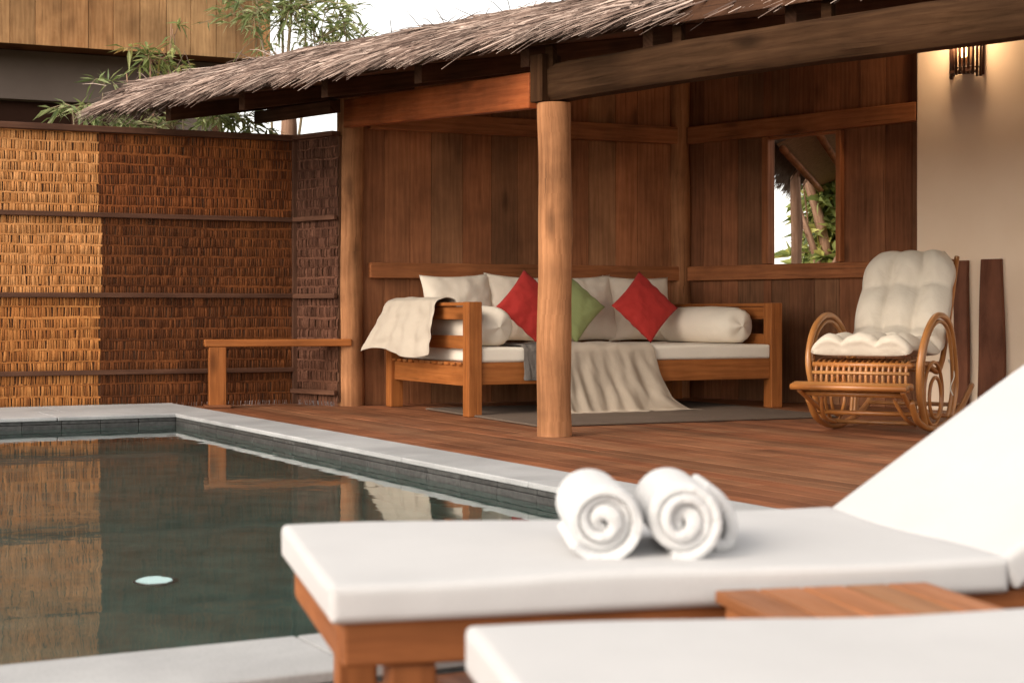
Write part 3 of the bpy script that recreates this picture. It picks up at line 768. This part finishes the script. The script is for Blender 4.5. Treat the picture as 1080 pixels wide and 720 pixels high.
# rug
ra, rbv = uv2(25); b = MB()
RO = V((.17, 9.86, 0))
b.box(RO + ra*1.12 + V((-.40, .90, 0))*1.0 + Z*.009, ra*2.24, V((-.40, .915, 0))*1.98, Z*.012)
tag(b.build('rug', M['rug'], bevel=.004), 'flat grey brown rug on the deck under the daybed front', 'rug')

# ------------------------------------------------------------------ rocking chair
ch = thing('rocking_chair', 'curved rattan rocking chair with a tufted cream cushion and footrest', 'rocking chair', (2.235, 9.66, 0), R(150))
def spline(pts, n=10):
    pts = [V(p) for p in pts]; P = [pts[0]*2-pts[1]] + pts + [pts[-1]*2-pts[-2]]; out = []
    for i in range(1, len(P)-2):
        for k in range(n):
            t_ = k/n; a, b_, c_, d_ = P[i-1], P[i], P[i+1], P[i+2]
            out.append(.5*((2*b_) + (c_-a)*t_ + (2*a-5*b_+4*c_-d_)*t_*t_ + (3*b_-a-3*c_+d_)*t_**3))
    out.append(pts[-1]); return out
for s_ in (-1, 1):
    X = .30*s_
    b = MB(); b.tube(spline([(X, .50, .20), (X, .36, .085), (X, .1, .025), (X, -.2, .03), (X, -.55, .10), (X, -.86, .24)]), .019, 10); b.build('rocker', M['rattan'], ch, smooth=True)
    b = MB()
    b.tube(spline([(X*1.0, .20, .045), (X*1.04, .36, .22), (X*1.1, .42, .42), (X*1.13, .30, .60), (X*1.13, .08, .685), (X*1.13, -.16, .64), (X*1.08, -.34, .46), (X*1.04, -.42, .25), (X, -.36, .065)]), .019, 10)
    b.tube(spline([(X*1.02, .26, .10), (X*1.04, .30, .3), (X*1.1, .34, .45), (X*1.12, .24, .585), (X*1.12, .06, .65), (X*1.12, -.14, .605), (X*1.08, -.28, .44), (X*1.04, -.34, .24), (X, -.28, .07)]), .012, 8)
    b.build('armrest', M['rattan'], ch, smooth=True)
    b = MB()
    for cy, cz, rr_ in ((.02, .225, .185), (-.02, .2, .12)):
        b.tube([(X*.99, cy + rr_*1.05*math.cos(a*.2094), cz + rr_*math.sin(a*.2094)) for a in range(30)], .011, 8, closed=True)
    b.build('side_hoop', M['rattan'], ch, smooth=True)
    b = MB(); b.tube(spline([(X*.92, .45, .40), (X*.92, .1, .40), (X*.92, -.18, .36), (X*.9, -.40, .62), (X*.86, -.66, 1.05)]), .017, 10); b.build('back_frame', M['rattan'], ch, smooth=True)
    b = MB(); b.tube(spline([(X*.92, .34, .13), (X*.95, .52, .2), (X*1.0, .66, .262)]), .015, 8); b.tube(spline([(X*.6, .40, .30), (X*.7, .52, .22), (X*.8, .40, .10), (X*.8, .2, .05)]), .011, 8); b.build('footrest_arm', M['rattan'], ch, smooth=True)
b = MB()
for y, z, r_ in ((.45, .40, .016), (-.18, .36, .015), (.1, .05, .013), (-.36, .075, .013), (.36, .12, .013), (-.6, .13, .013)):
    b.tube([(-.29, y, z), (.29, y, z)], r_, 8)
b.build('cross_bar', M['rattan'], ch, smooth=True)
b = MB()                                                            # slatted roll at the seat front
for k in range(17):
    x = -.265 + .53*k/16
    b.tube(spline([(x, .20, .425), (x, .38, .425), (x, .455, .40), (x, .475, .34), (x, .47, .265)], 5), .0095, 6)
b.tube([(-.285, .47, .26), (.285, .47, .26)], .014, 8); b.tube([(-.285, .478, .355), (.285, .478, .355)], .011, 8)
b.build('seat', M['rattan'], ch, smooth=True)
b = MB()
for k in range(5): b.tube([(-.335, .575+.032*k, .285+.006*math.sin(k)), (.335, .575+.032*k, .285+.006*math.sin(k))], .018, 9)
b.tube([(-.30, .60, .24), (.30, .60, .24)], .016, 8)
b.build('footrest', M['rattan'], ch, smooth=True)
b = MB()
for k in range(9):
    f_ = k/8; b.tube([(-.27, -.22-.42*f_, .40+.63*f_), (.27, -.22-.42*f_, .40+.63*f_)], .009, 6)
b.build('back_slats', M['rattan'], ch, smooth=True)
prof = spline([(0, .485, .435), (0, .40, .462), (0, .15, .45), (0, -.10, .43), (0, -.24, .475), (0, -.36, .64), (0, -.50, .87), (0, -.62, 1.07)], 12)
PN = len(prof) - 1
def cpt(j):
    q = min(max(j, 0), 1)*PN; i = min(int(q), PN-1); f_ = q - i
    p = prof[i].lerp(prof[i+1], f_); t_ = (prof[i+1]-prof[i]).normalized(); nrm = V((0, -t_.z, t_.y))
    if nrm.z < 0 and nrm.y < 0: nrm = -nrm
    return p, V((0, t_.z, -t_.y))
b = MB()
ROWS = 6.0
def tuft(sg):
    def fn(i, j):
        u = i*2-1; p, nn = cpt(j)
        round_top = 1 - .30*max(0, (j-.86)/.14)**2.2
        wv_ = .285*(1 + .045*abs(math.sin(j*ROWS*math.pi)))*round_top*(1-.05*max(0, 1-j/.05))
        edge = max(0, (1-abs(u)**5))*max(0, 1-abs(j*2-1)**26)
        if sg > 0:
            pu_ = abs(math.sin((u*1.5+.5)*math.pi + .25*noise.noise(V((u*2, j*9, 7)))))**.6; pv_ = abs(math.sin(j*ROWS*math.pi + .3*noise.noise(V((u*2, j*5, 1)))))**.6
            h = edge**.5*(.022 + .062*min(pu_, 1)*pv_*.85 + .03*max(pu_, pv_)) + .010*noise.noise(V((u*4, j*13, 2)))*edge + .006*noise.noise(V((u*11, j*30, 5)))*edge*(1-.6*pu_*pv_)
        else: h = -.018*edge**.5
        return p + V((u*wv_, 0, 0)) + nn*(h + .03)
    return fn
b.grid(tuft(1), 48, 110); k = len(b.f); b.grid(tuft(-1), 48, 110)
for i in range(k, len(b.f)): b.f[i] = b.f[i][::-1]
b.build('cushion', M['chair_cream'], ch, smooth=True, weld=.0005)
b = MB(); b.tube(spline([(-.3, -.30, .42), (-.33, -.32, .33), (-.31, -.31, .25), (-.32, -.33, .2)]), .004, 6); b.build('tie', M['cream'], ch, smooth=True)

# ------------------------------------------------------------------ sun loungers
LA = 14.2
lo = thing('sun_lounger', 'teak sun lounger with white mattress carrying two rolled towels', 'sun lounger', (-.256, 2.262, 0), R(LA), 'white sun loungers beside the pool')
FL_, FW = 1.072, .645       # flat mattress length, width (local x along, y away from the near side)
for x in (.125, 1.66):
    for y in (.06, FW-.06):
        b = MB(); bx(b, x-.035, x+.035, y-.03, y+.03, .001, .195); b.build('leg', M['lounger_wood'], lo, bevel=.006)
b = MB()
bx(b, .022, 1.85, .02, .05, .196, .262); bx(b, .022, 1.85, FW-.05, FW-.02, .196, .262); bx(b, .02, .05, .0505, FW-.0505, .196, .262); bx(b, 1.82, 1.85, .0505, FW-.0505, .196, .262)
b.build('frame', M['lounger_wood'], lo, bevel=.006)
b = MB()
for k in range(10): bx(b, .06+.105*k, .06+.105*k+.08, .052, FW-.052, .240, .258)
b.build('slats', M['lounger_wood'], lo, bevel=.003)
o = cushion_box(FL_, FW, .060, .015, seed=4, wob=.008).build('mattress', M['white_fabric'], lo, smooth=True, angle=60); o.location = (0, 0, .260)
brs = MB(); bx(brs, 0, .78, .06, FW-.06, -.02, -.002); o2 = brs.build('backrest_frame', M['lounger_wood'], lo, bevel=.004); o2.location = (FL_+.03, 0, .262); o2.rotation_euler = (0, R(-33), 0)
o = cushion_box(.80, FW, .060, .015, seed=9, wob=.008).build('back_cushion', M['white_fabric'], lo, smooth=True, angle=60); o.location = (FL_+.012, 0, .262); o.rotation_euler = (0, R(-33), 0)
for y in (.1, FW-.1):
    b = MB(); b.plank((FL_+.62, y, .62-.04), (FL_+.72, y, .245), .03, .02, (1, 0, 0)); b.build('prop', M['lounger_wood'], lo, bevel=.003)
l2 = copy_tree(lo); l2.location = (.065, 1.322, 0); l2.rotation_euler = (0, 0, R(11))
l2['label'] = 'empty white mattress lounger nearest the camera, cut off by the lower border'

# side table between the loungers
tu, tv = uv2(13); tb = thing('side_table', 'small slatted teak side table between the two loungers', 'side table', (.30, 2.385, 0), R(13))
b = MB()
for k in range(5): bx(b, .0 + .069*k, .0 + .069*k + .066, -.33, .0, .272, .29)
b.build('table_top', M['table_wood'], tb, bevel=.003)
b = MB(); bx(b, .012, .33, -.318, -.298, .235, .271); bx(b, .012, .33, -.032, -.012, .235, .271); bx(b, .012, .032, -.297, -.033, .235, .271); bx(b, .31, .33, -.297, -.033, .235, .271)
b.build('apron', M['table_wood'], tb, bevel=.003)
for x in (.04, .305):
    for y in (-.30, -.035):
        b = MB(); bx(b, x-.017, x+.017, y-.017+.0, y+.017, .001, .234); b.build('leg', M['table_wood'], tb, bevel=.003)

# rolled towels
def towel(label, loc, rz, turns, r, L, seed, a0):
    th = r/(turns+.35)*.92; N = int(turns*30); rnd = random.Random(seed)
    b = MB(); ring_o, ring_i = [], []
    def P(a, rad): return (math.cos(a0+a)*rad, math.sin(a0+a)*rad)
    wob = [rnd.uniform(-.004, .004) for _ in range(60)]
    prof_ = []
    for i in range(N+1):
        a = -2*math.pi*turns*i/N; f_ = i/N
        ro = .001 + th + (r-th-.001)*f_ ; ro *= 1 + .035*math.sin(a*1.3+seed) * (1-f_*.6)
        ri = (ro - th*.98)*min(1, max(0, (f_*turns-.75)/.3))
        prof_.append((P(a, ro), P(a, max(ri, .001)), a, f_))
    ys = [0, .006, .014] + [.014 + (L-.028)*k/8 for k in range(1, 8)] + [L-.014, L-.006, L]
    ins = [.38, .12, 0] + [0]*7 + [0, .12, .38]
    n = N+1
    for yy, q in zip(ys, ins):
        for (o_, i_, a, f_) in prof_:
            m = ((o_[0]+i_[0])/2, (o_[1]+i_[1])/2); dy = .008*math.sin(a*.5+seed)*(1 if yy < L/2 else -1)*(1 if yy in (ys[0], ys[-1], ys[1], ys[-2]) else 0) - .003*(1-f_)*(0 if L*.2 < yy < L*.8 else (-1 if yy < L/2 else 1))
            for p in (o_, i_):
                x = p[0] + (m[0]-p[0])*q; z = p[1] + (m[1]-p[1])*q
                z = max(z, -r*.93)
                b.v.append(V((x, yy+dy, z)))
    W2 = n*2
    for j in range(len(ys)-1):
        for i in range(N):
            for k in (0, 1):
                q = [j*W2+i*2+k, j*W2+(i+1)*2+k, (j+1)*W2+(i+1)*2+k, (j+1)*W2+i*2+k]
                b.f.append(q if k == 0 else q[::-1]); b.uv.append([(0, 0)]*4)
        for i in (0, N):
            b.f.append([j*W2+i*2, j*W2+i*2+1, (j+1)*W2+i*2+1, (j+1)*W2+i*2]); b.uv.append([(0, 0)]*4)
    for j in (0, len(ys)-1):
        for i in range(N):
            b.f.append([j*W2+i*2, j*W2+i*2+1, j*W2+(i+1)*2+1, j*W2+(i+1)*2]); b.uv.append([(0, 0)]*4)
    o = b.build('towel', M['terry'], None, smooth=True, angle=70)
    place(o, loc, (0, 0, R(rz))); return tag(o, label, 'towel', 'rolled towels on the lounger')
towel('rolled white towel to the left of its twin, with a loose spiral end', (.141, 2.47, .3195+.0615), 3, 3.2, .0665, .27, 1, -1.2)
tw2 = towel('rolled white towel to the right of its twin, with its loose flap showing', (.265, 2.475, .3195+.061), 1, 3.0, .066, .27, 2, -1.9)
def flap(i, j):
    a = R(48) - i*R(108); rad = .058 + .026*min(1, i*1.6)
    return (math.cos(a)*rad + .012*i, .075 + .16*j + .006*math.sin(i*5), max(math.sin(a)*rad, -.049))
b = MB(); b.grid(flap, 16, 12); b.build('flap', M['terry'], tw2, smooth=True, solid=.02, sub=1)

# ------------------------------------------------------------------ vegetation
def leaf(b, p, d, L, wd, rnd):
    d = d.normalized(); sd = d.cross(Z)
    if sd.length < .05: sd = V((1, 0, 0))
    sd.normalize(); sd = (Matrix.Rotation(rnd.uniform(-1.1, 1.1), 3, d) @ sd)
    up = sd.cross(d); base = len(b.v)
    m = p + d*L*.42; tip = p + d*L - Z*L*rnd.uniform(.05, .3)
    b.v += [p, m + sd*wd*.5 + up*wd*.18, m - up*wd*.02, m - sd*wd*.5 + up*wd*.18, tip]
    b.f += [[base, base+1, base+2], [base, base+2, base+3], [base+1, base+4, base+2], [base+2, base+4, base+3]]; b.uv += [[(0, 0)]*3]*4
def plant(name, label, cat, base, stems, clusters, leafmat, stemmat, seed, L=(.10, .19), W=.026, group=None, stem_name='culm', foliage='foliage'):
    rnd = random.Random(seed); root = thing(name, label, cat, base, 0, group)
    tips = []
    for top, r in stems:
        base_ = V((base[0]+rnd.uniform(-.1, .1), base[1]+rnd.uniform(-.1, .1), base[2])); top = V(top); N = 10; pts = []
        for i in range(N+1):
            f_ = i/N; q = base_.lerp(top, f_); bow = math.sin(f_*math.pi)*.08; pts.append(q + V((bow*rnd.uniform(-1, 1)*.4, bow, .0)))
        b = MB(); b.tube(pts, [r*(1-.65*i/N) for i in range(N+1)], 8); b.build(stem_name, M[stemmat], root, True, smooth=True); tips += pts[4:]
    b = MB(); tw = MB()
    for c, rad, n in clusters:
        c = V(c); near = min(tips, key=lambda q: (q-c).length)
        nb = max(3, n//9)
        for k in range(nb):
            off = V((rnd.gauss(0, .5)*rad[0], rnd.gauss(0, .5)*rad[1], rnd.gauss(0, .5)*rad[2])); e = c + off
            st = near.lerp(c, rnd.uniform(.3, .8)); mid = st.lerp(e, .5) + Z*.05*rnd.random()
            tw.tube([st, mid, e], [.005, .004, .002], 4, cap=False)
            dirb = (e - st).normalized() if (e-st).length > 1e-3 else V((0, 0, 1))
            for q in range(max(2, n//nb)):
                f_ = rnd.uniform(.35, 1.05); p = st.lerp(mid, f_*2) if f_ < .5 else mid.lerp(e, f_*2-1)
                dd = dirb*.5 + V((rnd.gauss(0, .8), rnd.gauss(0, .8), rnd.gauss(-.12, .45)))
                leaf(b, p, dd, rnd.uniform(*L), W*rnd.uniform(.7, 1.3), rnd)
    tw.build('twigs', M[stemmat], root, True); b.build(foliage, M[leafmat], root, True)
    return root
plant('bamboo', 'tall leafy bamboo rising behind the thatch against the white sky', 'bamboo', (-2.0, 14.5, -.12), [((-2.0, 14.5, 4.3), .028), ((-1.85, 14.6, 3.9), .022), ((-2.3, 14.4, 3.7), .02), ((-2.12, 14.7, 4.6), .022)],
      [((-2.0, 14.5, 3.45), (.62, .35, .40), 420), ((-1.65, 14.5, 3.2), (.45, .3, .32), 240), ((-2.4, 14.4, 3.4), (.4, .3, .25), 150), ((-1.4, 14.5, 3.3), (.3, .25, .3), 110), ((-2.1, 14.5, 2.85), (.4, .3, .3), 150), ((-1.75, 14.5, 3.75), (.5, .3, .3), 160), ((-2.35, 14.4, 3.75), (.4, .3, .2), 90)],
      'bamboo_leaf', 'culm', 3)
plant('shrub', 'leafy shrub with reddish tips between the house and the thatch edge', 'shrub', (-3.1, 13.9, -.12), [((-3.12, 13.9, 2.95), .018), ((-2.95, 13.95, 3.2), .012), ((-3.3, 13.8, 2.75), .014)],
      [((-3.12, 13.9, 2.85), (.28, .3, .24), 130), ((-2.85, 13.9, 2.75), (.22, .25, .18), 50), ((-2.9, 13.9, 3.05), (.2, .2, .2), 25)], 'olive_leaf', 'bark', 5)
plant('shrub', 'low green shrub peeking over the fence top left of the thatch tip', 'shrub', (-3.6, 13.2, -.12), [((-3.6, 13.2, 2.4), .014), ((-3.35, 13.2, 2.5), .012)],
      [((-3.5, 13.2, 2.35), (.32, .25, .12), 120), ((-3.2, 13.1, 2.3), (.26, .2, .10), 80), ((-3.35, 13.2, 2.6), (.14, .2, .1), 25)], 'bamboo_leaf', 'culm', 6)
plant('shrub', 'grey green shrub showing in the gap between thatch and fence', 'shrub', (-2.6, 13.2, -.12), [((-2.7, 13.2, 2.4), .016), ((-2.4, 13.25, 2.35), .012)],
      [((-2.85, 13.2, 2.26), (.32, .25, .10), 130), ((-2.4, 13.2, 2.28), (.36, .25, .12), 170), ((-2.05, 13.2, 2.22), (.22, .2, .12), 70)], 'bamboo_leaf', 'culm', 8)
def trunk_tree(name, label, base, path, rads, limbs, clusters, seed, L, W):
    root = plant(name, label, 'tree', base, [(path[-1], .02)], clusters, 'tree_leaf', 'bark', seed, L, W, stem_name='limb', foliage='crown')
    b = MB(); b.tube(spline([base] + path, 6), [rads[0] + (rads[1]-rads[0])*i/(len(path)*6) for i in range(len(path)*6+1)], 12, wob=.15); b.build('trunk', M['bark'], root, True, smooth=True)
    for pts, r in limbs:
        b = MB(); sp_ = spline(pts, 6); b.tube(sp_, [r*(1-.5*i/len(sp_)) for i in range(len(sp_))], 9, wob=.15); b.build('limb', M['bark'], root, True, smooth=True)
    return root
trunk_tree('tree', 'pale barked tree trunk behind the fence under the thatch', (-1.98, 13.9, -.12), [V((-1.96, 13.9, 1.2)), V((-1.92, 13.92, 2.2)), V((-1.97, 13.95, 2.75))], (.08, .055), [], [((-1.95, 14.05, 2.75), (.3, .3, .15), 40)], 21, (.1, .16), .04)
trunk_tree('tree', 'slim straight tree trunk at the left of the window opening', (3.0, 17, -.12), [V((3.0, 17, 1.2)), V((2.98, 17, 2.4)), V((2.95, 17, 4.2))], (.06, .05), [], [((2.9, 17, 4.3), (.6, .5, .4), 160)], 15, (.14, .24), .07)
trunk_tree('tree', 'sunlit tree with forking limbs seen through the window opening', (3.9, 19.5, -.12), [V((3.85, 19.5, .8)), V((3.75, 19.5, 1.7)), V((3.5, 19.5, 2.5))], (.09, .05),
           [([(3.8, 19.5, .9), (3.62, 19.4, 1.5), (3.4, 19.4, 2.1), (3.3, 19.4, 2.6)], .05), ([(3.8, 19.5, .9), (4.0, 19.4, 1.6), (4.25, 19.4, 2.3)], .045), ([(3.6, 19, .9), (3.9, 19, 1.45), (4.3, 19, 1.9)], .035)],
           [((3.95, 19.6, 2.15), (.4, .4, .3), 320), ((4.0, 19.7, 1.7), (.45, .4, .35), 320), ((3.85, 19.9, 1.4), (.35, .4, .3), 220), ((3.9, 19.2, 1.35), (.3, .3, .12), 90), ((4.2, 19.6, 1.3), (.3, .4, .3), 160), ((3.95, 20.2, 1.9), (.4, .3, .4), 260)], 16, (.16, .32), .1)
trunk_tree('tree', 'dense dark tree farthest off behind the window opening', (4.6, 24, -.12), [V((4.6, 24, 1.0)), V((4.65, 24, 2.2))], (.12, .06), [],
           [((5.3, 24, 1.9), (.8, .6, .55), 520), ((4.95, 24.2, 1.3), (.6, .6, .45), 320), ((5.5, 24, 2.4), (.8, .6, .5), 320), ((5.5, 24, 1.2), (.6, .5, .4), 240)], 17, (.2, .4), .13)

# neighbouring roof seen through the window
nr = thing('neighbour_roof', 'sloping thatched roof edge of the next building outside the window', 'roof', (2.44, 14.6, -.12))
ea, eb = V((2.38, 14.5, 2.2)), V((5.2, 25.3, 2.2)); ed = (eb-ea).normalized(); en2 = V((ed.y, -ed.x, 0)); up2 = en2*math.cos(R(24)) + Z*math.sin(R(24))
b = MB(); nb_ = up2.cross(ed).normalized(); nb_ = nb_ if nb_.z > 0 else -nb_
b.box((ea+eb)/2 + up2*1.7 + nb_*.1, ed*(eb-ea).length, up2*3.4, nb_*.16); b.build('thatch', M['straw_core'], nr, True)
b = MB(); b.box((ea+eb)/2 + up2*1.7 + nb_*.01, ed*((eb-ea).length-.02), up2*3.38, nb_*.014); b.build('ceiling_matting', M['matting'], nr, True)
for k in range(4):
    b = MB(); q = ea + up2*(.04+.34*k) - nb_*.045; b.tube([q + ed*.02, q + ed*(eb-ea).length*.98], .035, 8); b.build('purlin', M['rail'], nr, True, smooth=True)
b = MB(); rnd = random.Random(77)
for i in range(700):
    f_ = rnd.random()*.35; q = ea.lerp(eb, f_) - up2*rnd.uniform(0, .04) + nb_*rnd.uniform(.0, .15)
    straw(b, q, -up2*.8 - Z*.7 + ed*rnd.uniform(-.2, .4), rnd.uniform(.12, .32), .006)
b.build('fringe', M['straw_core'], nr, True)
b = MB(); b.tube([V((3.3, 14.8, -.12)), V((3.3, 14.8, 2.5))], .07, 10); b.build('post', M['dark_log'], nr, True, smooth=True)
b = MB(); b.tube([V((6.0, 25.0, -.12)), V((6.0, 25.0, 2.6))], .07, 10); b.build('post', M['dark_log'], nr, True, smooth=True)

# ------------------------------------------------------------------ house behind the fence
ha, hb = uv2(24.5); HO = V((-5.45, 17.0, -.12)); hn = -hb
hs_ = thing('house', 'two storey house with plank clad upper floor over a grey lower wall', 'house', HO, 0)
HL0, HL1 = -6.0, 2.98
b = MB(); rnd = random.Random(3); x = HL0
while x < HL1 - .01:
    e = min(x + rnd.uniform(.2, .3), HL1); t_ = rnd.uniform(.018, .028)
    b.box(HO + ha*(x+e)/2 + hn*t_/2 + Z*5.02, ha*(e-x-.005), hn*t_, Z*2.7); x = e
b.build('cladding', M['clad'], hs_, True, bevel=.003)
b = MB(); b.box(HO + ha*(HL0+HL1)/2 - hn*2.52 + Z*5.04, ha*(HL1-HL0-.02), hn*5.0, Z*2.6); b.build('upper_wall', M['dark_plank'], hs_, True)
b = MB(); b.box(HO + ha*(HL0+HL1-.3)/2 - hn*2.9 + Z*3.46, ha*(HL1-HL0-.3), hn*4.2, Z*.54); b.build('wall', M['grey_render'], hs_, True)
b = MB(); b.box(HO + ha*(HL0+HL1-.3)/2 - hn*3.0 + Z*1.595, ha*(HL1-HL0-.34), hn*4.0, Z*3.18); b.build('window_band', M['dark_opening'], hs_, True)
for x in (-.6, 1.0, 2.05, 2.6):
    b = MB(); b.box(HO + ha*x - hn*.93 + Z*1.59, ha*.12, hn*.12, Z*3.17); b.build('window_post', M['fence_rail'], hs_, True, bevel=.004)
b = MB(); b.box(HO + ha*2.33 - hn*.95 + Z*1.59, ha*.42, hn*.06, Z*3.17); b.build('wall', M['grey_render'], hs_, True)
b = MB(); b.box(HO + ha*(HL0+HL1)/2 - hn*2.3 + Z*6.5, ha*(HL1-HL0), hn*5.0, Z*.16); b.build('roof', M['straw_core'], hs_, True)
